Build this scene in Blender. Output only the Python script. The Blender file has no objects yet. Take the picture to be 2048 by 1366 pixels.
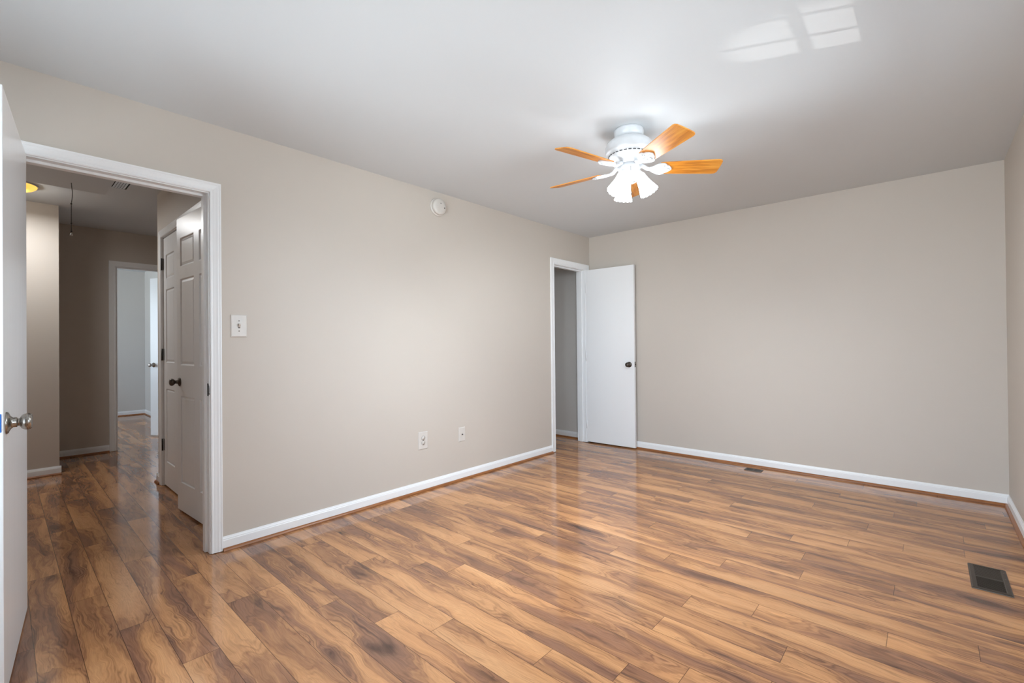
import bpy, bmesh, math, random
from mathutils import Vector, Matrix
random.seed(7)
S = bpy.context.scene
C = S.collection
PI = math.pi

# ------------------------------------------------------------------ camera
yaw, pitch, roll = 0.73359, 0.00574, -0.00918
fw = Vector((-math.sin(yaw)*math.cos(pitch), math.cos(yaw)*math.cos(pitch), math.sin(pitch)))
rt = Vector((math.cos(yaw), math.sin(yaw), 0))
up = rt.cross(fw)
r2 = rt*math.cos(roll) + up*math.sin(roll)
u2 = -rt*math.sin(roll) + up*math.cos(roll)
cam_d = bpy.data.cameras.new('camera'); cam = bpy.data.objects.new('camera', cam_d); C.objects.link(cam)
cam_d.sensor_width = 36; cam_d.lens = 924.108*36/2048
cam_d.clip_start = 0.02
m = Matrix((r2, u2, -fw)).transposed().to_4x4(); m.translation = Vector((3.02124, 0, 1.17057))
cam.matrix_world = m
S.camera = cam

# ------------------------------------------------------------------ view + world + lights
S.view_settings.view_transform = 'Standard'; S.view_settings.look = 'None'
S.view_settings.gamma = 1; S.view_settings.use_curve_mapping = False
S.view_settings.exposure = 0.05
SKY = 12.6
SKYC = (0.66, 0.80, 0.95, 1)
GROUND = (0.83, 0.95, 1.03, 1)
SHADE = 17.0
BULB = 46.0
w = bpy.data.worlds.new('world'); S.world = w; w.use_nodes = True
nt = w.node_tree; nt.nodes.clear()
wo = nt.nodes.new('ShaderNodeOutputWorld'); bg = nt.nodes.new('ShaderNodeBackground')
tc = nt.nodes.new('ShaderNodeTexCoord'); sx = nt.nodes.new('ShaderNodeSeparateXYZ')
rp = nt.nodes.new('ShaderNodeValToRGB'); rp.color_ramp.elements[0].position = 0.47; rp.color_ramp.elements[1].position = 0.53
rp.color_ramp.elements[0].color = GROUND; rp.color_ramp.elements[1].color = SKYC
mr = nt.nodes.new('ShaderNodeMapRange'); mr.inputs[1].default_value = -1; mr.inputs[2].default_value = 1
nt.links.new(tc.outputs['Generated'], sx.inputs[0]); nt.links.new(sx.outputs[2], mr.inputs[0]); nt.links.new(mr.outputs[0], rp.inputs[0])
nt.links.new(rp.outputs[0], bg.inputs[0]); bg.inputs[1].default_value = SKY; nt.links.new(bg.outputs[0], wo.inputs[0])

def portal(name, loc, rot, sxx, syy):
    d = bpy.data.lights.new(name, 'AREA'); d.shape = 'RECTANGLE'; d.size = sxx; d.size_y = syy
    d.cycles.is_portal = True
    o = bpy.data.objects.new(name, d); C.objects.link(o); o.location = loc; o.rotation_euler = rot
portal('window_daylight', (3.60, 2.10, 1.45), (0, math.radians(90), 0), 1.3, 1.5)
portal('window_daylight', (1.75, -1.18, 1.30), (math.radians(90), 0, 0), 2.5, 1.7)
portal('window_daylight', (-5.575, -1.49, 1.46), (math.radians(90), 0, 0), 1.75, 1.4)
# sunlight bounced up off a car outside: lights a small patch of the ceiling through the side window
ld = bpy.data.lights.new('sun_glint', 'SPOT'); ld.energy = 430; ld.spot_size = math.radians(5.0); ld.spot_blend = 0.45
ld.shadow_soft_size = 0.012; ld.color = (1, 0.98, 0.95)
lo = bpy.data.objects.new('sun_glint', ld); C.objects.link(lo); lo.location = (6.64, 4.04, -0.32)
lo.rotation_euler = (Vector((2.735, 2.27, 2.44)) - Vector(lo.location)).to_track_quat('-Z', 'Y').to_euler()

# ------------------------------------------------------------------ materials
def srgb(r, g, b):
    f = lambda c: (c/255/12.92 if c/255 <= .04045 else ((c/255+.055)/1.055)**2.4)
    return (f(r), f(g), f(b), 1)
class NT:
    def __init__(s, name):
        s.m = bpy.data.materials.new(name); s.m.use_nodes = True; s.t = s.m.node_tree
        s.b = s.t.nodes['Principled BSDF']; s.out = s.t.nodes['Material Output']
    def n(s, typ, **kw):
        x = s.t.nodes.new('ShaderNode'+typ)
        for k, v in kw.items(): setattr(x, k, v)
        return x
    def l(s, a, b): s.t.links.new(a, b)
    def val(s, x, v):
        if hasattr(v, 'is_linked') or hasattr(v, 'links'): s.l(v, x)
        else: x.default_value = v
    def math(s, op, a, b=0.0, c=None, clamp=False):
        x = s.n('Math', operation=op); x.use_clamp = clamp
        s.val(x.inputs[0], a); s.val(x.inputs[1], b)
        if c is not None: s.val(x.inputs[2], c)
        return x.outputs[0]
    def mix(s, f, a, b, blend='MIX'):
        x = s.n('Mix', data_type='RGBA', blend_type=blend)
        s.val(x.inputs[0], f); s.val(x.inputs[6], a); s.val(x.inputs[7], b)
        return x.outputs[2]
    def ramp(s, f, stops, interp='LINEAR'):
        x = s.n('ValToRGB'); e = x.color_ramp.elements; x.color_ramp.interpolation = interp
        while len(e) < len(stops): e.new(0.5)
        for i, (p, c) in enumerate(stops): e[i].position = p; e[i].color = c
        s.l(f, x.inputs[0]); return x.outputs[0]
    def noise(s, vec, scale, detail=2, rough=.5, dist=0, out='Fac'):
        x = s.n('TexNoise'); s.l(vec, x.inputs['Vector'])
        x.inputs['Scale'].default_value = scale; x.inputs['Detail'].default_value = detail
        x.inputs['Roughness'].default_value = rough; x.inputs['Distortion'].default_value = dist
        return x.outputs[out]
    def scalev(s, vec, x, y, z):
        k = s.n('VectorMath', operation='MULTIPLY'); s.l(vec, k.inputs[0]); k.inputs[1].default_value = (x, y, z); return k.outputs[0]
    def bump(s, h, strength, dist):
        x = s.n('Bump'); x.inputs['Strength'].default_value = strength; x.inputs['Distance'].default_value = dist
        s.l(h, x.inputs['Height']); s.l(x.outputs[0], s.b.inputs['Normal']); return x
    def set(s, **kw):
        for k, v in kw.items():
            s.val(s.b.inputs[k.replace('_', ' ')], v)
        return s

def paint(name, col, rough, var=0.03, bump=0.15, bscale=260, spec=.5):
    t = NT(name); co = t.n('TexCoord').outputs['Object']
    n = t.noise(co, 1.7, 3, .6)
    c2 = tuple(x*(1-var*2) for x in col[:3])+(1,)
    t.set(Base_Color=t.mix(n, c2, col), Roughness=rough)
    t.b.inputs['Specular IOR Level'].default_value = spec
    t.bump(t.noise(co, bscale, 2), bump, .0006)
    return t.m
def plain(name, col, rough, metal=0, bump=0, bs=80):
    t = NT(name); co = t.n('TexCoord').outputs['Object']
    n = t.noise(co, 40, 2)
    t.set(Base_Color=t.mix(n, tuple(x*.9 for x in col[:3])+(1,), col), Roughness=rough, Metallic=metal)
    if bump: t.bump(t.noise(co, bs, 2), bump, .0005)
    return t.m

M = {}
M['wall'] = paint('beige_wall_paint', srgb(205, 195, 184), .55, .02)
M['ceil'] = paint('white_ceiling_paint', srgb(216, 219, 221), .6, .015, .25, 140)
M['gray'] = paint('pale_gray_wall_paint', srgb(214, 210, 205), .6, .02)
M['trim'] = paint('white_trim_paint', srgb(244, 244, 244), .32, .01, .1, 120)
M['white'] = plain('white_enamel', srgb(214, 215, 217), .28)
M['plate'] = plain('ivory_plastic', srgb(219, 212, 204), .35)
M['slot'] = plain('dark_slot', srgb(22, 20, 19), .7)  # near-black carries the shade inside vents and slots
M['bronze'] = plain('dark_bronze_metal', srgb(92, 84, 77), .38, .85, .3)
M['nickel'] = None
M['dark_metal'] = plain('blackened_metal', srgb(70, 69, 68), .35, .9)
M['tape'] = plain('blue_tape', srgb(20, 100, 185), .6)
M['cord'] = plain('cord', srgb(60, 58, 56), .8)

# white brushed-on door paint with long vertical streaks
t = NT('brushed_white_door_paint'); co = t.n('TexCoord').outputs['Object']
v = t.scalev(co, 60, 60, 1.2)
n = t.noise(v, 1, 3, .6)
t.set(Base_Color=t.mix(n, srgb(236, 236, 236), srgb(247, 247, 247)), Roughness=.26)
t.bump(t.math('ADD', n, t.math('MULTIPLY', t.noise(co, 90, 1), .5)), .18, .001); M['door'] = t.m
# satin nickel
t = NT('satin_nickel'); co = t.n('TexCoord').outputs['Object']
n = t.noise(t.scalev(co, 40, 900, 40), 1, 2)
t.set(Base_Color=srgb(168, 164, 158), Metallic=1, Roughness=t.math('MULTIPLY_ADD', n, .15, .2)); M['nickel'] = t.m
# stained wood for the shoe moulding
t = NT('stained_moulding_wood'); co = t.n('TexCoord').outputs['Object']
n = t.noise(t.scalev(co, 9, 9, 60), 1, 3)
t.set(Base_Color=t.mix(n, srgb(120, 70, 32), srgb(170, 108, 58)), Roughness=.35); M['shoe'] = t.m
# honey oak fan blades, grain along local X
t = NT('honey_oak'); co = t.n('TexCoord').outputs['Object']
n = t.noise(t.scalev(co, 3, 38, 10), 1, 3, .6, .6)
n2 = t.noise(t.scalev(co, 10, 300, 10), 1, 2)
k = t.math('ADD', t.math('MULTIPLY', n, .7), t.math('MULTIPLY', n2, .3))
t.set(Base_Color=t.ramp(k, [(.35, srgb(164, 92, 24)), (.5, srgb(208, 132, 42)), (.62, srgb(224, 154, 62))]), Roughness=.38); M['oak'] = t.m
# frosted, lit lamp shade
t = NT('lit_frosted_glass'); co = t.n('TexCoord').outputs['Object']
n = t.noise(co, 30, 1)
t.set(Base_Color=srgb(250, 250, 248), Roughness=.4)
t.b.inputs['Emission Color'].default_value = (.88, .97, 1.04, 1)
t.l(t.math('MULTIPLY_ADD', n, SHADE*.1, SHADE), t.b.inputs['Emission Strength']); M['shade'] = t.m
t = NT('lit_amber_glass'); co = t.n('TexCoord').outputs['Object']
n = t.noise(co, 8, 2)
t.set(Base_Color=srgb(240, 190, 100), Roughness=.3)
t.l(t.ramp(n, [(.3, (1, .50, .06, 1)), (.7, (1, .62, .14, 1))]), t.b.inputs['Emission Color']); t.b.inputs['Emission Strength'].default_value = 1.15; M['amber'] = t.m
# window pane
t = NT('window_glass')
tr = t.n('BsdfTransparent'); gl = t.n('BsdfGlossy'); gl.inputs['Roughness'].default_value = .02
fr = t.n('Fresnel'); fr.inputs[0].default_value = 1.45; mx = t.n('MixShader')
t.l(fr.outputs[0], mx.inputs[0]); t.l(tr.outputs[0], mx.inputs[1]); t.l(gl.outputs[0], mx.inputs[2]); t.l(mx.outputs[0], t.out.inputs[0]); M['glass'] = t.m

# laminate floor: UV = metres along / across each plank, attribute 'plank' = random per plank
def laminate():
    t = NT('walnut_laminate')
    uv = t.n('UVMap', uv_map='plank_uv').outputs[0]
    at = t.n('Attribute', attribute_name='plank').outputs['Vector']
    s = t.n('SeparateXYZ'); t.l(uv, s.inputs[0]); U, V = s.outputs[0], s.outputs[1]
    r = t.n('SeparateXYZ'); t.l(at, r.inputs[0])
    PU = t.math('ADD', U, t.math('MULTIPLY', r.outputs[0], 40)); PV = t.math('ADD', V, t.math('MULTIPLY', r.outputs[1], 23))
    cb = t.n('CombineXYZ'); t.l(PU, cb.inputs[0]); t.l(PV, cb.inputs[1]); P = cb.outputs[0]
    # warp so the figure wanders and curls along the board
    wn = t.noise(t.scalev(P, 2.6, 7, 1), 1, 3, .55, 0, 'Color')
    wsub = t.n('VectorMath', operation='SUBTRACT'); t.l(wn, wsub.inputs[0]); wsub.inputs[1].default_value = (.5, .5, .5)
    wm = t.scalev(wsub.outputs[0], .55, .11, 0)
    ad = t.n('VectorMath', operation='ADD'); t.l(P, ad.inputs[0]); t.l(wm, ad.inputs[1]); Q = ad.outputs[0]
    # big heartwood field
    F = t.noise(t.scalev(Q, 1.3, 9.0, 1), 1, 1.4, .45, .3)
    # knots: stretched voronoi cells, only some of them kept
    vo = t.n('TexVoronoi'); t.l(t.scalev(Q, 2.0, 6.5, 1), vo.inputs['Vector']); vo.inputs['Scale'].default_value = 1
    vc = t.n('SeparateXYZ'); t.l(vo.outputs['Color'], vc.inputs[0])
    keep = t.math('GREATER_THAN', vc.outputs[0], .58)
    kn = t.math('MULTIPLY', keep, t.math('SUBTRACT', 1, t.math('MULTIPLY', vo.outputs['Distance'], 2.3), clamp=True))
    G = t.math('ADD', F, t.math('MULTIPLY', t.math('POWER', kn, 1.3), .17))
    # soft low-contrast mottling laid over the field
    mo = t.noise(t.scalev(Q, 3.0, 34, 1), 1, 4, .65)
    G2 = t.math('ADD', G, t.math('MULTIPLY_ADD', mo, .22, -.11))
    base = t.ramp(G2, [(.28, srgb(214, 160, 112)), (.40, srgb(208, 152, 104)), (.475, srgb(194, 140, 96)), (.50, srgb(170, 121, 86)), (.55, srgb(186, 134, 94)), (.59, srgb(160, 114, 84)), (.70, srgb(150, 108, 85)), (.80, srgb(108, 78, 62))])
    # growth lines following the contours of the field, in irregular groups
    ph = t.math('ADD', t.math('MULTIPLY', G, 125), t.math('MULTIPLY', t.noise(t.scalev(Q, 7, 30, 1), 1, 2), 9))
    ln = t.math('POWER', t.math('MULTIPLY_ADD', t.math('SINE', ph), .5, .5), 2.2)
    patch = t.noise(t.scalev(P, 3.0, 10, 1), 1, 2)
    lam = t.math('MULTIPLY', ln, t.math('MULTIPLY_ADD', patch, 3.2, -1.3, clamp=True))
    lam = t.math('MULTIPLY', lam, t.math('MULTIPLY_ADD', G, 3.5, -.95, clamp=True))
    c = t.mix(t.math('MULTIPLY', lam, .72), base, srgb(98, 66, 52))
    # a few thin dark veins where the field crosses set levels
    for lev, wd, am in ((.50, 90, .75), (.60, 110, .6)):
        v_ = t.math('SUBTRACT', 1, t.math('MULTIPLY', t.math('ABSOLUTE', t.math('SUBTRACT', G2, lev)), wd), clamp=True)
        v_ = t.math('MULTIPLY', v_, t.math('MULTIPLY_ADD', t.noise(t.scalev(P, 4+lev*3, 9, 1), 1, 2), 5, -2.5, clamp=True))
        c = t.mix(t.math('MULTIPLY', v_, am), c, srgb(78, 52, 42))
    # smoky dark streaks along the grain
    st = t.noise(t.scalev(Q, 2.2, 34, 1), 1, 3, .6, .2)
    stm = t.math('MULTIPLY', t.math('MULTIPLY_ADD', st, 6, -3.3, clamp=True), t.math('MULTIPLY_ADD', G, 6, -2.6, clamp=True))
    c = t.mix(t.math('MULTIPLY', stm, .8), c, srgb(88, 66, 56))
    # hair-thin dark grain lines
    for sc_, th_, am in ((52, 34, .5), (24, 46, .42)):
        hn = t.noise(t.scalev(Q, 1.1, sc_, 1), 1, 2, .5)
        hv_ = t.math('SUBTRACT', 1, t.math('MULTIPLY', t.math('ABSOLUTE', t.math('SUBTRACT', hn, .5)), th_), clamp=True)
        hv_ = t.math('MULTIPLY', hv_, t.math('MULTIPLY_ADD', t.noise(t.scalev(P, 3.3, 14+sc_*.1, 1), 1, 2), 6, -2.9, clamp=True))
        c = t.mix(t.math('MULTIPLY', hv_, am), c, srgb(84, 54, 42))
    # dark knot hearts
    c = t.mix(t.math('MULTIPLY', t.math('POWER', kn, 3.5), .85), c, srgb(60, 40, 32))
    # fine fibres and pores
    fi = t.noise(t.scalev(Q, 14, 300, 1), 1, 3, .65)
    c = t.mix(t.math('MULTIPLY_ADD', fi, 2.6, -.95, clamp=True), c, t.mix(1.0, c, (.74, .71, .70, 1), 'MULTIPLY'))
    # board-to-board tone
    tone = t.ramp(r.outputs[2], [(0, (.90, .88, .87, 1)), (.5, (1, 1, 1, 1)), (1, (1.08, 1.06, 1.03, 1))])
    c = t.mix(1.0, c, tone, 'MULTIPLY')
    # seams: distance to the board edges is stored in the UV
    dv = t.math('MINIMUM', V, t.math('SUBTRACT', .121, V))
    ul = t.n('Attribute', attribute_name='plank_end').outputs['Fac']
    du = t.math('MINIMUM', U, t.math('SUBTRACT', ul, U))
    d = t.math('MINIMUM', dv, du)
    seam = t.math('LESS_THAN', d, .0011)
    c = t.mix(t.math('MULTIPLY', seam, .72), c, srgb(52, 32, 24))
    t.set(Base_Color=c, Roughness=t.math('MULTIPLY_ADD', fi, .05, .085))
    t.b.inputs['Specular IOR Level'].default_value = .5
    t.bump(t.math('ADD', t.math('MULTIPLY', fi, .25), t.math('MULTIPLY', t.noise(t.scalev(P, 2, 3, 1), 1, 1), .5)), .035, .001)
    return t.m
M['floor'] = laminate()

# ------------------------------------------------------------------ mesh helpers
class MB:
    def __init__(s): s.v = []; s.f = []; s.sm = []
    def add(s, vs, fs, smooth=False, X=None):
        b = len(s.v)
        for p in vs: s.v.append(tuple(X @ Vector(p)) if X is not None else tuple(p))
        for f in fs: s.f.append([b+i for i in f]); s.sm.append(smooth)
        return s
    def box(s, x0, x1, y0, y1, z0, z1, X=None):
        vs = [(x, y, z) for x in (x0, x1) for y in (y0, y1) for z in (z0, z1)]
        return s.add(vs, [(0, 1, 3, 2), (4, 6, 7, 5), (0, 4, 5, 1), (2, 3, 7, 6), (0, 2, 6, 4), (1, 5, 7, 3)], X=X)
    def lathe(s, prof, n=48, X=None, cap=True, mod=None, smooth=True):
        vs = []; fs = []
        for i, (r, z) in enumerate(prof):
            for k in range(n):
                a = 2*PI*k/n; rr, zz = (r, z) if mod is None else mod(i, r, z, a)
                vs.append((rr*math.cos(a), rr*math.sin(a), zz))
        for i in range(len(prof)-1):
            for k in range(n):
                fs.append((i*n+k, i*n+(k+1) % n, (i+1)*n+(k+1) % n, (i+1)*n+k))
        s.add(vs, fs, smooth, X)
        if cap:
            for i in (0, len(prof)-1):
                if prof[i][0] > 1e-5: s.add(vs[i*n:(i+1)*n], [tuple(range(n))], False, X)
        return s
    def tube(s, pts, r, n=8, X=None):
        pts = [Vector(p) for p in pts]; vs = []; fs = []
        for i, p in enumerate(pts):
            d = (pts[min(i+1, len(pts)-1)]-pts[max(i-1, 0)]).normalized()
            a = d.orthogonal().normalized() if i == 0 else (pa - d*pa.dot(d)).normalized()
            pa = a; b = d.cross(a); rr = r[i] if isinstance(r, (list, tuple)) else r
            for k in range(n): t_ = 2*PI*k/n; vs.append(p + (a*math.cos(t_)+b*math.sin(t_))*rr)
        for i in range(len(pts)-1):
            for k in range(n): fs.append((i*n+k, i*n+(k+1) % n, (i+1)*n+(k+1) % n, (i+1)*n+k))
        fs.append(tuple(range(n))); fs.append(tuple((len(pts)-1)*n+k for k in range(n)))
        return s.add(vs, fs, True, X)
    def prism(s, poly, z0, z1, X=None):
        n = len(poly); vs = [(x, y, z0) for x, y in poly]+[(x, y, z1) for x, y in poly]
        fs = [tuple(range(n)), tuple(range(n, 2*n))]+[(i, (i+1) % n, n+(i+1) % n, n+i) for i in range(n)]
        return s.add(vs, fs, X=X)
    def strip(s, rows, closed=False, caps=False):
        """rows: list of equally long point lists, faces between neighbouring rows"""
        n = len(rows[0]); vs = [p for r_ in rows for p in r_]; fs = []
        for i in range(len(rows)-1):
            for k in range(n-1): fs.append((i*n+k, i*n+k+1, (i+1)*n+k+1, (i+1)*n+k))
        s.add(vs, fs)
        if caps:
            for e in (0, n-1): s.add([r_[e] for r_ in rows], [tuple(range(len(rows)))])
        return s
    def build(s, name, mat, parent=None, bevel=0, loc=None):
        me = bpy.data.meshes.new(name); me.from_pydata(s.v, [], s.f); me.materials.append(mat)
        me.polygons.foreach_set('use_smooth', s.sm)
        bm = bmesh.new(); bm.from_mesh(me); bmesh.ops.remove_doubles(bm, verts=bm.verts, dist=1e-6)
        bmesh.ops.recalc_face_normals(bm, faces=bm.faces)
        bm.to_mesh(me); bm.free()
        o = bpy.data.objects.new(name, me); C.objects.link(o)
        if parent is not None: o.parent = parent
        if loc is not None: o.location = loc
        if bevel:
            b = o.modifiers.new('bevel', 'BEVEL'); b.width = bevel; b.segments = 2; b.limit_method = 'ANGLE'
        return o

def tag(o, label=None, cat=None, group=None, kind=None):
    if label: o['label'] = label
    if cat: o['category'] = cat
    if group: o['group'] = group
    if kind: o['kind'] = kind
    return o
def empty(name, loc, rz=0.0):
    o = bpy.data.objects.new(name, None); C.objects.link(o); o.location = loc; o.rotation_euler = (0, 0, rz); o.empty_display_size = .05
    return o
def struct(o, label, cat): return tag(o, label, cat, kind='structure')

# ------------------------------------------------------------------ floor
W_, D_, H_ = 3.43178, 4.7526, 2.44
HC = 2.50                                   # hall ceiling
YF = -1.0                                   # front wall
def build_floor():
    w = .121; L = 1.2; y0 = .935
    off = {-1: .632, 0: .985, 1: .074, 2: .30, 3: .738, 4: .996, 5: 1.17, 6: .208, 9: .995, 10: .0475, 11: .488, 12: .75, 13: 1.0,
           14: .135, 15: .489, 17: 1.0, 18: 0.0, 19: .264, 20: .503, 21: .755}
    XA, XB = -7.3, W_+.12; YA, YB = -1.45, D_+.15
    vs, fs, uvs, att, ends = [], [], [], [], []
    for k in range(math.floor((YA-y0)/w), math.ceil((YB-y0)/w)):
        o = off.get(k, (k*.437+.31) % 1.2)
        ya, yb = y0+k*w, y0+(k+1)*w
        i = math.floor((XA-o)/L)
        while o+i*L < XB:
            xs = o+i*L; xa, xb = max(xs, XA), min(xs+L, XB)
            if xb-xa > 1e-4:
                b = len(vs); vs += [(xa, ya, 0), (xb, ya, 0), (xb, yb, 0), (xa, yb, 0)]
                fs.append((b, b+1, b+2, b+3)); uvs.append([(xa-xs, 0), (xb-xs, 0), (xb-xs, w), (xa-xs, w)])
                att.append((random.random(), random.random(), random.random()))
            i += 1
    n = len(fs)
    X0, X1, Y0, Y1 = XA, XB, min(v[1] for v in vs), max(v[1] for v in vs)
    b = len(vs); vs += [(X0, Y0, -.0), (X1, Y0, -.0), (X1, Y1, -.0), (X0, Y1, -.0), (X0, Y0, -.05), (X1, Y0, -.05), (X1, Y1, -.05), (X0, Y1, -.05)]
    fs += [(b, b+4, b+5, b+1), (b+1, b+5, b+6, b+2), (b+2, b+6, b+7, b+3), (b+3, b+7, b+4, b), (b+7, b+6, b+5, b+4)]
    me = bpy.data.meshes.new('floor'); me.from_pydata(vs, [], fs); me.materials.append(M['floor'])
    ul = me.uv_layers.new(name='plank_uv')
    me.attributes.new('plank', 'FLOAT_VECTOR', 'FACE'); me.attributes.new('plank_end', 'FLOAT', 'FACE')
    ul = me.uv_layers['plank_uv']; a1 = me.attributes['plank']; a2 = me.attributes['plank_end']
    for p in me.polygons:
        if p.index < n:
            for j, li in enumerate(p.loop_indices): ul.data[li].uv = uvs[p.index][j]
            a1.data[p.index].vector = att[p.index]
        a2.data[p.index].value = L
    o = bpy.data.objects.new('floor', me); C.objects.link(o)
    struct(o, 'swirly brown walnut plank laminate floor through room and hall', 'floor')
build_floor()

# ------------------------------------------------------------------ walls
T = .12
def wall_y(mb, x0, x1, y0, y1, z1, openings):     # wall running along y, openings (ya, yb, za, zb)
    y = y0
    for ya, yb, za, zb in sorted(openings):
        mb.box(x0, x1, y, ya, 0, z1)
        if za > 0: mb.box(x0, x1, ya, yb, 0, za)
        mb.box(x0, x1, ya, yb, zb, z1); y = yb
    mb.box(x0, x1, y, y1, 0, z1); return mb
def wall_x(mb, y0, y1, x0, x1, z1, openings):
    x = x0
    for xa, xb, za, zb in sorted(openings):
        mb.box(x, xa, y0, y1, 0, z1)
        if za > 0: mb.box(xa, xb, y0, y1, 0, za)
        mb.box(xa, xb, y0, y1, zb, z1); x = xb
    mb.box(x, x1, y0, y1, 0, z1); return mb
O1 = (.028, .812, 0, 2.062)                 # rough opening of the near door
O2 = (4.022, 4.668, 0, 2.058)               # closet by the back corner
struct(wall_y(MB(), -T, 0, -1.32, D_+.03, 2.6, [O1, O2]).build('wall_left', M['wall']), 'long beige wall with hall doorway, switch and outlets', 'wall')
struct(MB().box(0, W_, D_, D_+T, 0, 2.6).build('wall_back', M['wall']), 'beige end wall behind the open white closet door', 'wall')
W1 = (1.55, 2.80, .86, 2.02); W2 = (.55, 2.95, .50, 2.10)
struct(wall_y(MB(), W_, W_+.17, YF-T, D_+T, 2.6, [W1]).build('wall_right', M['wall']), 'beige side wall at right edge beside floor vent', 'wall')
struct(wall_x(MB(), YF-.17, YF, 0, W_, 2.6, [W2]).build('wall_front', M['wall']), 'beige wall behind the viewer with an added fill window', 'wall')
struct(MB().box(-.02, W_+.02, YF-.02, D_+.02, H_, H_+.12).build('ceiling', M['ceil']), 'smooth white bedroom ceiling above the fan', 'ceiling')
# hall shell
struct(MB().box(-7.4, -.10, -1.5, 2.4, HC, HC+.1).build('ceiling', M['ceil']), 'grey-white hall ceiling with pull cord and vent', 'ceiling')
OC = (-1.815, -.185, 0, 2.115)
struct(wall_x(MB(), .925, .925+T, -1.97, -T, HC, [OC]).build('wall_hall_closet', M['wall']), 'narrow shadowed beige wall above panelled closet doors in the hall', 'wall')
mb = MB(); mb.box(-1.97, -1.85, .925+T, 2.25, 0, HC); mb.box(-1.97, -T, 1.7, 1.8, 0, HC)
struct(mb.build('wall_closet_inside', M['gray']), 'inner walls of hall closet behind panelled doors', 'wall')
OF = (.865, 1.675, 0, 2.118)
struct(wall_y(MB(), -3.96, -3.84, .372, 2.3, HC, [OF]).build('wall_hall_far', M['wall']), 'dark beige far hall wall around the bright doorway', 'wall')
struct(MB().box(-3.96, -2.99, -1.3, .372, 0, HC).build('wall_hall_near', M['wall']), 'lighter beige hall wall jutting out beside the near door', 'wall')
mb = MB(); mb.box(-3.0, -T, -1.3, -1.2, 0, HC); mb.box(-3.84, -1.97, 2.2, 2.3, 0, HC)
struct(mb.build('wall_hall_ends', M['wall']), 'beige hall end walls out of sight', 'wall')
# far room
W3 = (-6.4, -4.75, .8, 2.12)
mb = MB(); wall_x(mb, -1.47, -1.3, -7.37, -3.84, HC, [W3])
struct(mb.build('wall_far_room_front', M['gray']), 'grey window wall of the room beyond the hall', 'wall')
mb = MB(); mb.box(-7.37, -7.25, -1.3, 1.72, 0, HC)
struct(mb.build('wall_far_room_back', M['gray']), 'pale grey wall seen through the far hall doorway', 'wall')
mb = MB(); mb.box(-7.37, -3.96, 1.72, 1.84, 0, HC)
struct(mb.build('wall_far_room_side', M['gray']), 'pale grey wall right of the corner beyond far doorway', 'wall')
# closet behind the back corner door
mb = MB(); mb.box(-.80, -T, 4.765, 4.85, 0, 2.6); mb.box(-.88, -.80, 3.7, 4.85, 0, 2.6); mb.box(-.80, -T, 3.7, 3.78, 0, 2.6); mb.box(-.88, -T, 3.7, 4.85, H_, 2.56)
struct(mb.build('wall_corner_closet', M['gray']), 'grey inside walls of the closet behind the open door', 'wall')

# ------------------------------------------------------------------ door frames and casings
PROF = [(0, 0), (0, .010), (.004, .012), (.008, .012), (.010, .009), (.014, .009), (.018, .0105), (.028, .0125), (.036, .015), (.040, .015), (.042, .0135), (.048, .0165), (.053, .0165), (.0535, 0)]
FLAT = [(0, 0), (0, .010), (.004, .0125), (.012, .0125), (.016, .010), (.038, .014), (.055, .016), (.0565, .015), (.057, 0)]
def casing(name, f, a, b, top, prof, label, sc=1.0, bottom=0.004):
    rows = []
    for o, h in prof:
        o *= sc
        rows.append([f(a-o, bottom, h), f(a-o, top+o, h), f(b+o, top+o, h), f(b+o, bottom, h)])
    mb = MB(); mb.strip(rows)
    mb.add([r_[0] for r_ in rows], [tuple(range(len(rows)))]); mb.add([r_[3] for r_ in rows], [tuple(range(len(rows)))])
    o = mb.build(name, M['trim']); struct(o, label, 'trim'); return o
def jamb(name, f, a, b, top, d0, d1, ra, rb, rtop, s0, s1, label, stop=.012):
    """lining from the rough opening to the clear opening a..b; d0..d1 depth, stop strip s0..s1"""
    mb = MB()
    def bx(u0, u1, z0, z1, e0, e1):
        vs = [f(u, z, d) for u in (u0, u1) for z in (z0, z1) for d in (e0, e1)]
        mb.add(vs, [(0, 1, 3, 2), (4, 6, 7, 5), (0, 4, 5, 1), (2, 3, 7, 6), (0, 2, 6, 4), (1, 5, 7, 3)])
    bx(ra, a, 0.003, rtop, d0, d1); bx(b, rb, 0.003, rtop, d0, d1); bx(a, b, top, rtop, d0, d1)
    if stop:
        bx(a, a+stop, .003, top, s0, s1); bx(b-stop, b, .003, top, s0, s1); bx(a+stop, b-stop, top-stop, top, s0, s1)
    o = mb.build(name, M['trim']); struct(o, label, 'trim'); return o
fL = lambda s, z, h: (h, s, z)                       # left wall, room side
fLh = lambda s, z, h: (-T-h, s, z)                   # left wall, hall side
fC = lambda s, z, h: (s, .925-h, z)                  # hall closet wall
fF = lambda s, z, h: (-3.84+h, s, z)
casing('trim_1', fL, .040, .798, 2.048, PROF, 'fluted white casing around the large hall doorway at left', 1.03)
jamb('trim_2', fL, .045, .792, 2.042, -T, 0, .028, .812, 2.062, -.085, -.045, 'white jamb lining of the large hall doorway at left')
casing('trim_3', fLh, .040, .798, 2.048, PROF, 'white casing on hall side of near doorway', 1.03)
casing('trim_4', fL, 4.036, 4.660, 2.043, FLAT, 'white casing around the narrow closet doorway in back corner', 1.05)
jamb('trim_5', fL, 4.040, 4.652, 2.038, -T, 0, 4.022, 4.668, 2.058, -.085, -.045, 'white jamb of narrow closet doorway in the back corner')
casing('trim_6', fC, -1.80, -.20, 2.10, FLAT, 'grey-lit white casing around the panelled hall closet doors', 1.0)
jamb('trim_7', fC, -1.797, -.203, 2.097, -.12, 0, -1.815, -.185, 2.115, -.075, -.05, 'jamb lining of hall closet opening')
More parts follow.
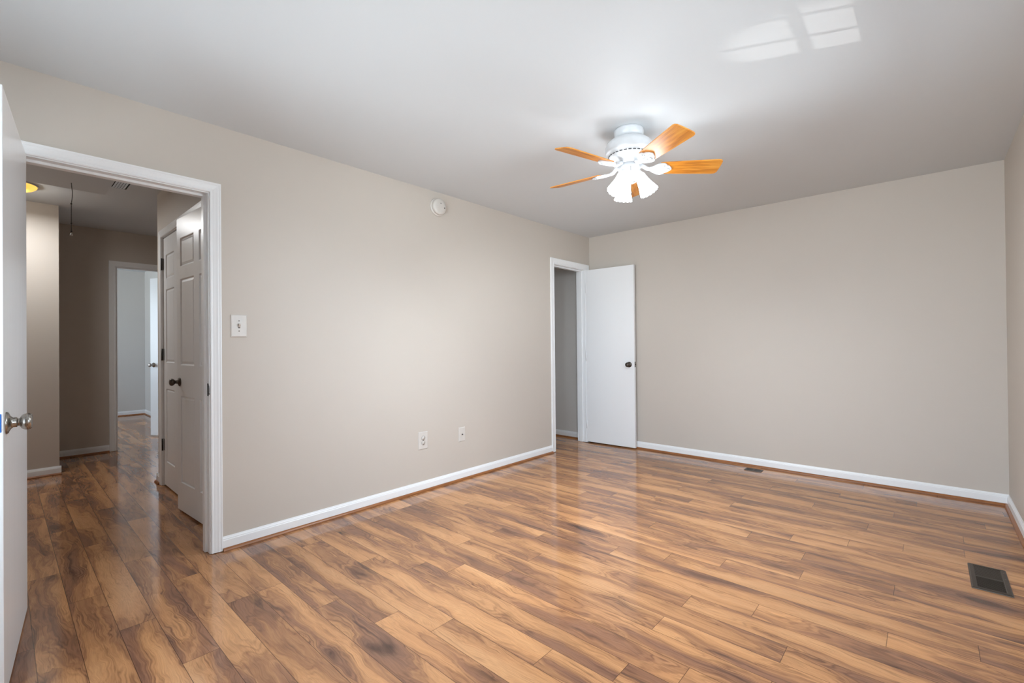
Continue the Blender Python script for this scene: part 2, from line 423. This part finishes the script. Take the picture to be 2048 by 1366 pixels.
casing('trim_8', fF, .886, 1.655, 2.096, FLAT, 'white casing around the far hall doorway', 1.05)
jamb('trim_9', fF, .890, 1.650, 2.092, -.12, 0, .865, 1.675, 2.118, -.05, -.012, 'white jamb lining of the far hall doorway')

# ------------------------------------------------------------------ baseboards with wood shoe moulding
BP = [(0, .0), (.012, .0), (.012, .058), (.0095, .062), (.0095, .066), (.006, .072), (.004, .0786), (0, .0786)]
SP = [(0.011, 0.0)]+[(0.012+.0165*math.cos(a), .0165*math.sin(a)) for a in [i*PI/12 for i in range(7)]]
def base(name, p0, p1, nrm, label, shoe=True, trim0=0, trim1=0, cat='baseboard'):
    p0 = Vector((*p0, 0)); p1 = Vector((*p1, 0)); n = Vector((*nrm, 0)); d = (p1-p0).normalized()
    def run(prof, name, mat, parent, e0, e1, z0=.001):
        A = p0+d*e0; B = p1-d*e1
        rows = [[A+n*h+Vector((0, 0, z+z0)), B+n*h+Vector((0, 0, z+z0))] for h, z in prof]
        mb = MB(); mb.strip(rows+[rows[0]]); 
        for e in (0, 1): mb.add([r_[e] for r_ in rows], [tuple(range(len(rows)))])
        return mb.build(name, mat, parent)
    o = run(BP, name, M['trim'], None, trim0, trim1)
    struct(o, label, cat)
    if shoe: s_ = run(SP, 'shoe_moulding', M['shoe'], o, trim0, trim1); s_['label'] = 'brown wooden shoe moulding'
    return o
base('baseboard_left', (0, .854), (0, 3.976), (1, 0), 'white baseboard along the long beige left wall')
base('baseboard_back', (0.0, D_), (W_, D_), (0, -1), 'white baseboard along the back wall from open door to corner')
base('baseboard_right', (W_, YF), (W_, D_-.012), (-1, 0), 'white baseboard receding at the right edge')
base('baseboard_front', (0, YF), (W_-.012, YF), (0, 1), 'white baseboard behind the viewer')
base('baseboard_front_left', (0, YF+.012), (0, -.02), (1, 0), 'short white baseboard hidden behind the near door')
base('baseboard_hall_near', (-2.99, -1.2), (-2.99, .384), (1, 0), 'white baseboard on the jutting hall wall near the door')
base('baseboard_hall_far', (-3.84, .372), (-3.84, .826), (1, 0), 'white baseboard on the far hall wall beside doorway casing')
base('baseboard_hall_closet', (-1.985, .925), (-1.860, .925), (0, -1), 'tiny piece of baseboard at the hall closet corner')
base('baseboard_hall_return', (-1.97, .913), (-1.97, 2.2), (-1, 0), 'white baseboard on closet return in the hall')
base('baseboard_closet', (-.80, 4.765), (-T, 4.765), (0, -1), 'short white baseboard inside the corner closet')
base('baseboard_far_room', (-7.25, -1.3), (-7.25, 1.72), (1, 0), 'white baseboard seen through far doorway, left of corner')
base('baseboard_far_room_side', (-7.238, 1.72), (-3.96, 1.72), (0, -1), 'white baseboard seen through far doorway, right of corner')

# ------------------------------------------------------------------ door hardware
def knob_profile(kind):
    if kind == 'big':
        return ([(0, .0), (.0375, .0), (.0375, .004), (.034, .010), (.026, .0135), (.020, .019), (.0165, .024), (.0165, .037), (.0155, .038), (.0125, .0385), (.0125, .046)],
                [(.0125, .046), (.017, .0475), (.0235, .053), (.0275, .061), (.0285, .069), (.0265, .077), (.0225, .082), (.021, .0825), (.019, .0815), (.010, .083), (0, .0835)])
    return ([(0, 0), (.031, 0), (.031, .003), (.026, .008), (.016, .011), (.012, .016), (.012, .030)],
            [(.012, .030), (.018, .034), (.0245, .042), (.0255, .050), (.022, .058), (.013, .062), (0, .063)])
def add_knob(parent, X, kind='small', mat='nickel', label=None):
    a, b = knob_profile(kind)
    if kind == 'big': a = [(r_, z_*.70) for r_, z_ in a]; b = [(r_, .0322+(z_-.046)*.82) for r_, z_ in b]
    k = MB().lathe(a, 40, X, cap=False).build('door_knob', M[mat], parent)
    k2 = MB().lathe(b, 40, X, cap=False).build('knob_grip', M[mat], k)
    if label: k['label'] = label
    return k
def face_X(px, py, pz, axis):           # local +Z -> axis
    return Matrix.Translation((px, py, pz)) @ Vector(axis).to_track_quat('Z', 'Y').to_matrix().to_4x4()

# door_1: near slab door at far left, opened into the room
LW = .756
d1 = empty('door_1', (.012, .047, .012), math.atan2(-.074, .755))
struct(d1, 'plain white door in the foreground at the left edge, swung open', 'door')
MB().box(0, LW, 0, .035, 0, 2.028).build('door_leaf', M['door'], d1, bevel=.0015)
add_knob(d1, face_X(LW-.062, .0348, .908, (0, 1, 0)), 'big', 'nickel', 'satin nickel knob with wide rose')
add_knob(d1, face_X(LW-.062, .0002, .908, (0, -1, 0)), 'big', 'nickel')
MB().box(LW-.0002, LW+.0008, .006, .0305, .885, .945).build('painters_tape', M['tape'], d1)['label'] = 'blue tape over the latch'
for z in (.25, 1.0, 1.80):
    MB().tube([(-.004, -.004, z-.045), (-.004, -.004, z+.045)], .006, 10).build('hinge', M['dark_metal'], d1)

# door_2: closet leaf in the back corner
W2L = .602
d2 = empty('door_2', (.012, 4.690, .014), math.atan2(.024, .60))
struct(d2, 'plain white closet door standing open against the back wall', 'door')
MB().box(0, W2L, -.035, 0, 0, 2.022).build('door_leaf', M['trim'], d2, bevel=.0015)
add_knob(d2, face_X(W2L-.062, -.0348, .918, (0, -1, 0)), 'small', 'bronze', 'dark pewter knob')
MB().box(W2L-.0002, W2L+.001, -.028, -.007, .89, .95).tube([(W2L, -.017, .918), (W2L+.008, -.017, .918)], .006, 10).build('latch', M['bronze'], d2)
for z in (.2, 1.0, 1.8):
    MB().tube([(-.004, -.036, z-.045), (-.004, -.036, z+.045)], .0055, 10).build('hinge', M['trim'], d2)

# six-panel leaves
def panel_leaf(parent, w, h, th, side=-1):
    """slab w x h in local x,z, front face at y=0 looking to -y"""
    me = bpy.data.meshes.new('door_leaf'); bm = bmesh.new()
    st = .074; mid = .10
    c0, c1, c2, c3 = st, w/2-mid/2, w/2+mid/2, w-st
    xs = [0, c0, c1, c2, c3, w]
    zs = [0, .20, .81, 1.03, 1.64, 1.73, 1.93, h]
    V = {}
    for i, x in enumerate(xs):
        for j, z in enumerate(zs): V[i, j] = bm.verts.new((x, 0, z))
    panels = []
    for i in range(len(xs)-1):
        for j in range(len(zs)-1):
            f = bm.faces.new((V[i, j], V[i+1, j], V[i+1, j+1], V[i, j+1]))
            if i in (1, 3) and j in (1, 3, 5): panels.append(f)
    for f in panels:
        for thick, dy in ((.010, .009), (.004, 0.0), (.022, -.006), (.002, 0)):
            bmesh.ops.inset_region(bm, faces=[f], thickness=thick, depth=0)
            for v in f.verts: v.co.y += dy
    vb = [bm.verts.new(c) for c in ((0, th, 0), (w, th, 0), (w, th, h), (0, th, h))]
    bm.faces.new(vb[::-1])
    bot = [V[i, 0] for i in range(len(xs))]; top = [V[i, len(zs)-1] for i in range(len(xs))]
    lf = [V[0, j] for j in range(len(zs))]; rg = [V[len(xs)-1, j] for j in range(len(zs))]
    bm.faces.new(bot[::-1]+[vb[0], vb[1]]); bm.faces.new(top+[vb[2], vb[3]])
    bm.faces.new(lf+[vb[3], vb[0]]); bm.faces.new(rg[::-1]+[vb[1], vb[2]])
    bmesh.ops.recalc_face_normals(bm, faces=bm.faces)
    bm.to_mesh(me); bm.free(); me.materials.append(M['trim'])
    o = bpy.data.objects.new('door_leaf', me); C.objects.link(o); o.parent = parent
    b = o.modifiers.new('bevel', 'BEVEL'); b.width = .0015; b.segments = 2; b.limit_method = 'ANGLE'
    return o
d3 = empty('door_3', (-1.794, .934, .014))
struct(d3, 'closed six-panel closet leaf with three dark hinges in the hall', 'door')
panel_leaf(d3, .792, 2.076, .035)
for z in (1.86, 1.095, .335):
    h = MB(); h.box(-.028, -.004, -.0105, -.009, z-.048, z+.048); h.tube([(-.001, -.013, z-.05), (-.001, -.013, z+.05)], .006, 10)
    h.box(.002, .010, -.003, .001, z-.048, z+.048)
    h.build('hinge', M['dark_metal'], d3)['label'] = 'blackened hinge'
d4 = empty('door_4', (-.208, .904, .014), math.atan2(.048, .79))
# local x runs from hinge towards -x: mirror by placing the leaf on negative x
struct(d4, 'six-panel closet leaf with knob standing slightly ajar in the hall', 'door')
lf = panel_leaf(d4, .790, 2.076, .035); lf.location = (-.790, 0, 0)
add_knob(d4, face_X(-.790+.055, 0.0005, .910, (0, -1, 0)), 'small', 'bronze', 'dark knob')

# door_5: leaf swung into the far room
d5 = empty('door_5', (-3.965, 1.650, .014), math.atan2(1.345-1.650, -4.63+3.965))
struct(d5, 'bright white door edge seen through the far hall doorway', 'door')
MB().box(0, .745, -.035, 0, 0, 2.07).build('door_leaf', M['trim'], d5, bevel=.0015)
L5 = .745
add_knob(d5, face_X(L5-.06, -.0002 if False else 0.0, .925, (0, 1, 0)), 'small', 'nickel')
add_knob(d5, face_X(L5-.06, -.035, .925, (0, -1, 0)), 'small', 'nickel')

# strike plates
mb = MB(); mb.box(-.030, -.004, .7905, .7922, .893, .963); mb.tube([(-.002, .790, .905), (.002, .792, .905)], .004); mb.prism([(0, -.028), (.006, -.022), (.009, -.008), (.009, .008), (.006, .022), (0, .028)], .789, .792, Matrix(((1, 0, 0, -.003), (0, 0, 1, 0), (0, 1, 0, .928), (0, 0, 0, 1))))
tag(mb.build('strike_plate', M['dark_metal']), 'small dark latch strike on the large hall doorway jamb', 'strike plate')
mb = MB(); mb.box(-.030, .0005, 4.0395, 4.0412, .885, .945)
tag(mb.build('strike_plate', M['dark_metal']), 'small metal latch strike on the corner closet jamb', 'strike plate')

# ------------------------------------------------------------------ windows (behind / beside the viewer)
def window(name, f, a, b, z0, z1, cols, rows, label, bars=None, zb=None, din=-.02):
    """f(s,z,h): h>0 into the room; the sash sits in the wall opening"""
    root = empty(name, f((a+b)/2, z0, -.05)); inv = Matrix.Translation(-Vector(root.location))
    def bx(mb, u0, u1, za, zb_, e0, e1):
        vs = [inv @ Vector(f(u, z, d)) for u in (u0, u1) for z in (za, zb_) for d in (e0, e1)]
        mb.add(vs, [(0, 1, 3, 2), (4, 6, 7, 5), (0, 4, 5, 1), (2, 3, 7, 6), (0, 2, 6, 4), (1, 5, 7, 3)])
    fr = MB(); k = .035
    bx(fr, a, a+k, z0, z1, -.16, din); bx(fr, b-k, b, z0, z1, -.16, din); bx(fr, a+k, b-k, z0, z0+k, -.16, din); bx(fr, a+k, b-k, z1-k, z1, -.16, din)
    fr.build('window_frame', M['trim'], root)
    mu = MB(); mid = (z0+z1)/2
    bx(mu, a+k, b-k, mid-.02, mid+.02, -.06, -.025)
    ss = bars or [a+k+(b-a-2*k)*i/cols for i in range(1, cols)]
    zz = zb or [z0+k+(z1-z0-2*k)*i/rows for i in range(1, rows)]
    for s_ in ss: bx(mu, s_-.005, s_+.005, z0+k, z1-k, -.05, -.035)
    for z_ in zz: bx(mu, a+k, b-k, z_-.009, z_+.009, -.05, -.035)
    mu.build('muntins', M['trim'], root)
    gl = MB(); bx(gl, a+k, b-k, z0+k, z1-k, -.0435, -.0415); gl.build('pane', M['glass'], root)
    ca = MB()
    for (u0, u1, za, zb_) in ((a-.06, a, z0-.0, z1+.06), (b, b+.06, z0-.0, z1+.06), (a, b, z1, z1+.06)): bx(ca, u0, u1, za, zb_, .0005, .016)
    ca.build('window_casing', M['trim'], root)
    si = MB(); bx(si, a-.08, b+.08, z0-.03, z0, -.02, .045); bx(si, a-.06, b+.06, z0-.09, z0-.03, .0005, .014); si.build('window_sill', M['trim'], root)
    struct(root, label, 'window'); return root
window('window_1', lambda s, z, h: (W_-h, s, z), 1.55, 2.80, .86, 2.02, 6, 6, 'white muntined side window just outside the right edge of view',
       bars=[1.83, 1.99, 2.15, 2.32, 2.484, 2.616], zb=[1.866, 1.69, 1.25, 1.06])
window('window_2', lambda s, z, h: (s, YF+h, z), .55, 2.95, .50, 2.10, 6, 4, 'unseen white window added behind the viewer for fill light')  # unseen window, added and sized to fill the room with daylight
window('window_3', lambda s, z, h: (s, -1.3+h, z), -6.4, -4.75, .8, 2.12, 4, 4, 'white window of the room beyond the hall')

# ------------------------------------------------------------------ ceiling fan
FX, FY = 1.707, 2.516
fan = empty('ceiling_fan', (FX, FY, H_))
tag(fan, 'white ceiling fan with five honey oak blades and three lit tulip lights', 'ceiling fan')
zf = lambda z: z-H_
MB().lathe([(0, zf(2.4398)), (.084, zf(2.4398)), (.0865, zf(2.43)), (.0865, zf(2.418)), (.083, zf(2.400)), (.074, zf(2.389)), (.066, zf(2.385)), (.066, zf(2.375))], 64, cap=False).build('canopy', M['white'], fan)
mh = MB().lathe([(.060, zf(2.386)), (.085, zf(2.381)), (.112, zf(2.372)), (.130, zf(2.357)), (.138, zf(2.338)), (.1395, zf(2.312)), (.1395, zf(2.300)), (.135, zf(2.296)), (.130, zf(2.292)), (.124, zf(2.286)), (.118, zf(2.272)), (.104, zf(2.262)), (.082, zf(2.257)), (.072, zf(2.25)), (.072, zf(2.232)), (.03, zf(2.230))], 72, cap=False).build('motor_housing', M['white'], fan)
sl = MB()
for k in range(30):
    a0 = 2*PI*k/30
    pts = []
    X = Matrix.Rotation(a0, 4, 'Z')
    sl.box(.1205, .1228, -.0085, .0085, zf(2.2775), zf(2.2815), X)
sl.build('cooling_slots', M['slot'], mh)
MB().lathe([(.040, zf(2.232)), (.0635, zf(2.230)), (.0640, zf(2.205)), (.0625, zf(2.192)), (.058, zf(2.186)), (.060, zf(2.182)), (.056, zf(2.172)), (.040, zf(2.160)), (.018, zf(2.152)), (.012, zf(2.143)), (0, zf(2.139))], 56, cap=False).build('switch_housing', M['white'], fan)
# blades: local x along the blade
PT = -.274; TH0 = 1.955; BZ = zf(2.2114)
out = [(.175, -.046), (.185, -.051), (.30, -.0575), (.508, -.0655), (.522, -.062), (.531, -.050), (.533, -.02), (.533, .02), (.531, .050), (.522, .062), (.508, .0655), (.30, .0575), (.185, .051), (.175, .046)]
blade_me = MB().prism(out, -.003, .003)
leaf = [(.118, -.012), (.135, -.020), (.152, -.036), (.172, -.047), (.190, -.050), (.205, -.045), (.212, -.034), (.222, -.030), (.236, -.018), (.244, 0)]
leaf = leaf + [(x, -y) for x, y in leaf[-2::-1]]
first = None
for k in range(5):
    a = TH0+k*2*PI/5
    X = Matrix.Translation((0, 0, BZ)) @ Matrix.Rotation(a, 4, 'Z') @ Matrix.Rotation(PT, 4, 'X')
    if first is None:
        b = blade_me.build('blade', M['oak'], fan, bevel=.0015)
        br = MB()
        for sgn in (1, -1):
            y = lambda q: q*sgn
            br.tube([(.125, y(.010), -.008), (.145, y(.026), -.009), (.170, y(.043), -.009), (.192, y(.048), -.009), (.206, y(.041), -.009), (.212, y(.030), -.009), (.225, y(.027), -.009), (.240, y(.010), -.009), (.246, 0, -.009)], .0045, 8)
            br.tube([(.150, y(.004), -.008), (.170, y(.016), -.010), (.190, y(.028), -.010), (.200, y(.026), -.010), (.196, y(.016), -.010), (.186, y(.018), -.010)], .0035, 8)
        br.tube([(.120, 0, -.006), (.16, 0, -.010), (.20, 0, -.010), (.242, 0, -.008)], [.008, .006, .005, .004], 8)
        br.prism(leaf, -.0065, -.0034)
        br.tube([(.066, 0, .020), (.085, 0, .012), (.105, 0, -.004), (.125, 0, -.007)], [.013, .012, .011, .010], 10)
        for px_, py_ in ((.19, .034), (.19, -.034), (.225, 0)): br.lathe([(.006, -.0135), (.006, -.010), (.0, -.0142)][::-1], 10, Matrix.Translation((px_, py_, 0)), cap=False)
        bk = br.build('blade_bracket', M['white'], b)
        first = (b, bk)
    else:
        b = first[0].copy(); C.objects.link(b); b.parent = fan
        bk = first[1].copy(); C.objects.link(bk); bk.parent = b
    b.matrix_local = X
# light kit: three tulip shades
AZ = [math.radians(-62.4-q) for q in (40, 160, 280)]
shp = [(.016, 0), (.025, .003), (.029, .012), (.030, .026), (.034, .050), (.040, .076), (.047, .100), (.055, .122)]
def sm(i, r, z, a):
    t_ = i/(len(shp)-1); s_ = math.cos(14*a)
    return r*(1+.018*t_*s_*1.0), z + (.0045*abs(math.cos(7*a)) if i == len(shp)-1 else 0)
sm_in = lambda i, r, z, a: (r, z)
arm0 = None
for az in AZ:
    X = Matrix.Rotation(az, 4, 'Z')
    ax = Vector((.46, 0, -.89)).normalized()
    neck = Vector((.056, 0, zf(2.166)))
    XS = Matrix.Translation(neck) @ ax.to_track_quat('Z', 'Y').to_matrix().to_4x4()
    if arm0 is None:
        arm = MB().tube([(.030, 0, zf(2.185)), (.050, 0, zf(2.182)), neck+Vector((.0, 0, .006))], [.011, .011, .013], 12)
        arm.lathe([(0, -.022), (.019, -.020), (.022, -.008), (.024, .006), (.020, .010)], 24, XS, cap=False)
        ao = arm.build('lamp_arm', M['white'], fan)
        sh = MB(); sh.lathe(shp, 84, XS, cap=False, mod=sm)
        so = sh.build('lamp_shade', M['shade'], ao); so['label'] = 'lit white tulip glass shade with scalloped rim'
        sd = so.modifiers.new('solid', 'SOLIDIFY'); sd.thickness = .002
        bu = MB().lathe([(0, .022), (.012, .026), (.014, .04), (.022, .060), (.024, .074), (.018, .088), (0, .094)], 24, XS, cap=False).build('light_bulb', M['shade'], ao)
        arm0 = (ao, so, bu)
    else:
        ao = arm0[0].copy(); C.objects.link(ao); ao.parent = fan
        for q in arm0[1:]:
            c = q.copy(); C.objects.link(c); c.parent = ao
    ao.matrix_local = X
# bulbs shining out of the shade openings
for az in AZ:
    X = Matrix.Rotation(az, 4, 'Z'); ax = Vector((.46, 0, -.89)).normalized()
    d_ = bpy.data.lights.new('bulb_light', 'SPOT'); d_.energy = BULB; d_.spot_size = math.radians(150); d_.spot_blend = .7; d_.shadow_soft_size = .03; d_.color = (.86, .97, 1.06)
    o_ = bpy.data.objects.new('bulb_light', d_); C.objects.link(o_)
    o_.location = Vector((FX, FY, H_)) + X @ (Vector((.056, 0, zf(2.166))) + ax*.135)
    o_.rotation_euler = (X.to_3x3() @ ax).to_track_quat('-Z', 'Y').to_euler()
# pull chain on the camera side of the switch housing
cd = Vector((.463, -.886, 0))
pc = MB(); p0 = cd*.060 + Vector((0, 0, zf(2.205))); p0 = Matrix.Rotation(math.radians(8), 4, 'Z') @ p0
pc.tube([p0*1.0, Vector((p0.x*1.10, p0.y*1.10, p0.z-.004)), Vector((p0.x*1.12, p0.y*1.12, p0.z-.02)), Vector((p0.x*1.12, p0.y*1.12, p0.z-.155))], .0011, 6)
pc.lathe([(0, 0), (.0035, .003), (.004, .012), (.0015, .02), (0, .021)], 12, Matrix.Translation((p0.x*1.12, p0.y*1.12, p0.z-.175)), cap=False)
pc.build('pull_chain', M['bronze'], fan)

# ------------------------------------------------------------------ small things on the long wall
XW = lambda y, z: Matrix.Translation((0, y, z)) @ Matrix.Rotation(PI/2, 4, 'Y')    # local z -> +x (away from the wall); local x -> -z, local y -> y
sd_ = empty('smoke_detector', (0, 2.437, 2.312))
tag(sd_, 'round white smoke detector high on the long wall near ceiling', 'smoke detector')
Xd = Matrix.Rotation(PI/2, 4, 'Y')
MB().lathe([(0, .0005), (.074, .0005), (.074, .010), (.070, .013), (.060, .014)], 56, Xd, cap=False).build('mounting_base', M['plate'], sd_)
MB().lathe([(.060, .013), (.064, .015), (.066, .036), (.062, .042), (.040, .045), (0, .046)], 56, Xd, cap=False).build('detector_cover', M['plate'], sd_)
g = MB()
for r_, a0, a1 in ((.024, 0, 2*PI), (.018, 0, 2*PI)):
    g.tube([Xd @ Vector((r_*math.cos(a0+(a1-a0)*i/24)-.01, r_*math.sin(a0+(a1-a0)*i/24), .0448)) for i in range(25)], .001, 6)
g.build('sounder_grille', M['plate'], sd_)
MB().lathe([(0, .0445), (.0035, .0445), (.0035, .0475), (0, .048)], 12, Xd @ Matrix.Translation((-.026, .004, 0)), cap=False).build('indicator_lens', M['slot'], sd_)
MB().lathe([(0, .0425), (.0055, .0425), (.0055, .0455), (0, .046)], 12, Xd @ Matrix.Translation((.006, .042, 0)), cap=False).build('test_button', M['bronze'], sd_)

def plate(root, hw, hh, th=.006):
    mb = MB(); mb.add([(0.0005, y, z) for y, z in ((-hw, -hh), (hw, -hh), (hw, hh), (-hw, hh))] + [(th*.5, y, z) for y, z in ((-hw, -hh), (hw, -hh), (hw, hh), (-hw, hh))] + [(th, y, z) for y, z in ((-hw+.005, -hh+.005), (hw-.005, -hh+.005), (hw-.005, hh-.005), (-hw+.005, hh-.005))],
        [(3, 2, 1, 0), (0, 1, 5, 4), (1, 2, 6, 5), (2, 3, 7, 6), (3, 0, 4, 7), (4, 5, 9, 8), (5, 6, 10, 9), (6, 7, 11, 10), (7, 4, 8, 11), (8, 9, 10, 11)])
    return mb.build('cover_plate', M['plate'], root)
ls = empty('light_switch', (0, .9455, 1.2925)); tag(ls, 'ivory light switch plate with one toggle beside hall doorway', 'light switch')
cp = plate(ls, .0435, .0655)
MB().box(.0055, .0066, -.0055, .0055, -.013, .013).build('toggle_slot', M['slot'], ls)
MB().prism([(.0, -.009), (.016, .006), (.0175, .011), (.013, .013), (.0, .009)], -.0045, .0045, Matrix(((1, 0, 0, .006), (0, 0, 1, 0), (0, 1, 0, 0), (0, 0, 0, 1)))).build('toggle', M['plate'], ls)
for z in (.030, -.030): MB().lathe([(0, .0058), (.0032, .0058), (.0028, .0072), (0, .0075)], 12, Xd @ Matrix.Translation((-z, 0, 0)), cap=False).build('screw', M['bronze'], ls)

wo_ = empty('wall_outlet', (0, 2.273, .405)); tag(wo_, 'ivory duplex power outlet low on the long wall', 'outlet')
plate(wo_, .0455, .0695)
for z in (.0195, -.0195):
    rec = MB(); rec.lathe([(0, .0058), (.0165, .0058), (.0165, .0075), (0, .0076)], 28, Xd @ Matrix.Translation((-z, 0, 0)), cap=False)
    ro = rec.build('receptacle', M['plate'], wo_)
    s_ = MB(); s_.box(.0074, .0079, -.0075, -.0055, z-.003, z+.006); s_.box(.0074, .0079, .0055, .0075, z-.003, z+.005)
    s_.lathe([(0, .0074), (.0026, .0074), (.0026, .008), (0, .008)], 12, Xd @ Matrix.Translation((-z+.009, 0, 0)), cap=False)
    s_.tube([(.0066, .0172*math.cos(q*PI/12), z+.0172*math.sin(q*PI/12)) for q in range(25)], .0007, 4)
    s_.build('socket_slots', M['slot'], ro)
MB().lathe([(0, .0058), (.003, .0058), (.0026, .007), (0, .0072)], 12, Xd, cap=False).build('screw', M['bronze'], wo_)
cb_ = empty('cable_plate', (0, 2.688, .392)); tag(cb_, 'small ivory cable jack plate right of the power outlet', 'wall plate')
plate(cb_, .0375, .0615)
MB().lathe([(0, .0058), (.0055, .0058), (.0055, .009), (.004, .010), (.004, .016), (.0015, .016), (0, .0145)], 16, Xd, cap=False).build('coaxial_jack', M['bronze'], cb_)

# ------------------------------------------------------------------ floor registers
def register(name, x0, x1, y0, y1, along, label, nb=2, ns=11, bord=.022):
    r_ = empty(name, ((x0+x1)/2, (y0+y1)/2, 0)); tag(r_, label, 'floor vent', 'dark metal floor vents')
    hx, hy = (x1-x0)/2, (y1-y0)/2; z1 = .007
    fr = MB()
    def ring(o0, z0, o1, zz1):
        A = [(-hx+o0, -hy+o0, z0), (hx-o0, -hy+o0, z0), (hx-o0, hy-o0, z0), (-hx+o0, hy-o0, z0)]
        B = [(-hx+o1, -hy+o1, zz1), (hx-o1, -hy+o1, zz1), (hx-o1, hy-o1, zz1), (-hx+o1, hy-o1, zz1)]
        fr.add(A+B, [(i, (i+1) % 4, 4+(i+1) % 4, 4+i) for i in range(4)])
    ring(0, .0005, .001, .004); ring(.001, .004, .006, z1); ring(.006, z1, bord-.004, z1); ring(bord-.004, z1, bord-.002, z1-.002); ring(bord-.002, z1-.002, bord, z1-.002)
    if along == 'y': fr.box(-hx+bord, hx-bord, -.006, .006, .003, z1-.002)
    else: fr.box(-.006, .006, -hy+bord, hy-bord, .003, z1-.002)
    fr.build('register_frame', M['bronze'], r_)
    MB().box(-hx+.004, hx-.004, -hy+.004, hy-.004, .0004, .0012).build('duct_shade_sheet', M['slot'], r_)  # flat dark sheet; the shade down the duct is put into its colour
    lv = MB()
    for s_ in range(nb):
        if along == 'y':
            a, b = (-hy+bord, -.006) if s_ == 0 else (.006, hy-bord)
            for i in range(ns):
                y = a+(b-a)*(i+.5)/ns; w = (b-a)/ns*.34 if s_ == 0 else (b-a)/ns*.62
                lv.box(-hx+bord-.002, hx-bord+.002, y-w/2, y+w/2, .0022, .0048)
        else:
            a, b = (-hx+bord, -.006) if s_ == 0 else (.006, hx-bord)
            for i in range(ns):
                x = a+(b-a)*(i+.5)/ns; w = (b-a)/ns*.5
                lv.box(x-w/2, x+w/2, -hy+bord-.002, hy-bord+.002, .0022, .0048)
    lv.build('louvres', M['bronze'], r_)
    for yy in (hy-.05, .03) if along == 'y' else (0,):
        MB().lathe([(0, .0045), (.003, .0045), (.003, .006), (0, .0062)], 10, Matrix.Translation((hx-.012, yy, .001)), cap=False).build('screw', M['nickel'], r_)
register('floor_vent', 3.160, 3.298, 3.072, 3.395, 'y', 'large dark metal floor vent near the right wall')
register('floor_vent', 1.752, 1.895, 4.560, 4.645, 'x', 'tiny dark floor vent beside the back wall baseboard', ns=7, bord=.014)

# ------------------------------------------------------------------ hall ceiling things
hv = empty('ceiling_vent', (-1.83, .665, HC)); tag(hv, 'white louvred vent on the hall ceiling', 'ceiling vent')
fr = MB(); hx, hy = .15, .065
for (a, b, c, d) in ((-hx, hx, -hy, -hy+.016), (-hx, hx, hy-.016, hy), (-hx, -hx+.02, -hy+.016, hy-.016), (hx-.02, hx, -hy+.016, hy-.016)): fr.box(a, b, c, d, -.008, -.0005)
fr.build('register_frame', M['white'], hv)
MB().box(-hx+.01, hx-.01, -hy+.01, hy-.01, -.0012, -.0004).build('duct_shade_sheet', M['slot'], hv)  # no depth behind the louvres, dark colour stands for the shade there
lv = MB()
for i in range(5):
    y = -hy+.030+i*.0165
    X = Matrix.Translation((0, y, -.006)) @ Matrix.Rotation(math.radians(14), 4, 'X')
    lv.box(-hx+.018, hx-.018, -.0078, .0078, -.0008, .0008, X)
lv.build('louvres', M['white'], hv)
ah = empty('attic_hatch', (-1.36, .08, HC)); tag(ah, 'white attic hatch panel tilted to darken part of the hall ceiling', 'attic hatch')
X = Matrix.Rotation(math.radians(-3.0), 4, 'Y')  # tilt added to turn the panel from the lamp, so it shades darker
MB().box(-.58, .58, -.50, .50, -.020, -.002, Matrix.Translation((0, 0, -.036)) @ X).build('hatch_panel', M['ceil'], ah)
pcx, pcy = -1.785, .366
cm = MB(); zt = 2.428; zb = 2.035
pts = [(pcx, pcy, zt), (pcx+.003, pcy+.002, zt-.03), (pcx+.010, pcy+.006, zt-.08), (pcx+.006, pcy+.004, zt-.13), (pcx, pcy, zt-.165), (pcx, pcy, zb+.02)]
pcr = empty('pull_cord', (pcx, pcy, zt)); tag(pcr, 'thin knotted dark cord hanging from the hall ceiling hatch', 'pull cord')
mv = lambda P: [(a-pcx, b-pcy, c-zt) for a, b, c in P]
cm.tube(mv(pts), .0022, 6)
for z in (zt-.165, 2.115, zb+.02):
    cm.lathe([(0, -.008), (.0055, -.003), (.0055, .003), (0, .008)], 10, Matrix.Translation((0, 0, z-zt)), cap=False)
cm.build('cord', M['cord'], pcr)
MB().lathe([(0, .022), (.004, .018), (.008, .004), (.009, 0), (0, 0)], 14, Matrix.Translation((0, 0, zb-.012-zt)), cap=False).build('cord_handle', M['plate'], pcr)
hl = empty('ceiling_lamp', (-2.42, .07, HC)); tag(hl, 'glowing amber flush lamp on hall ceiling behind the near door', 'ceiling lamp')
MB().lathe([(0, -.0005), (.148, -.0005), (.150, -.006), (.144, -.010), (0, -.010)], 56, cap=False).build('lamp_base', M['white'], hl)
MB().lathe([(.144, -.009), (.140, -.020), (.122, -.036), (.090, -.050), (.045, -.058), (0, -.060)], 56, cap=False).build('lamp_shade', M['amber'], hl)
pl = bpy.data.lights.new('hall_bulb', 'AREA'); pl.shape = 'DISK'; pl.size = .24; pl.energy = 13; pl.color = (.93, .97, 1)
pg = bpy.data.lights.new('hall_glow', 'POINT'); pg.energy = 2.6; pg.color = (1, .96, .9); pg.shadow_soft_size = .03
pq = bpy.data.objects.new('hall_glow', pg); C.objects.link(pq); pq.location = (-2.42, .07, HC-.085)
po = bpy.data.objects.new('hall_bulb', pl); C.objects.link(po); po.location = (-2.42, .07, HC-.10)
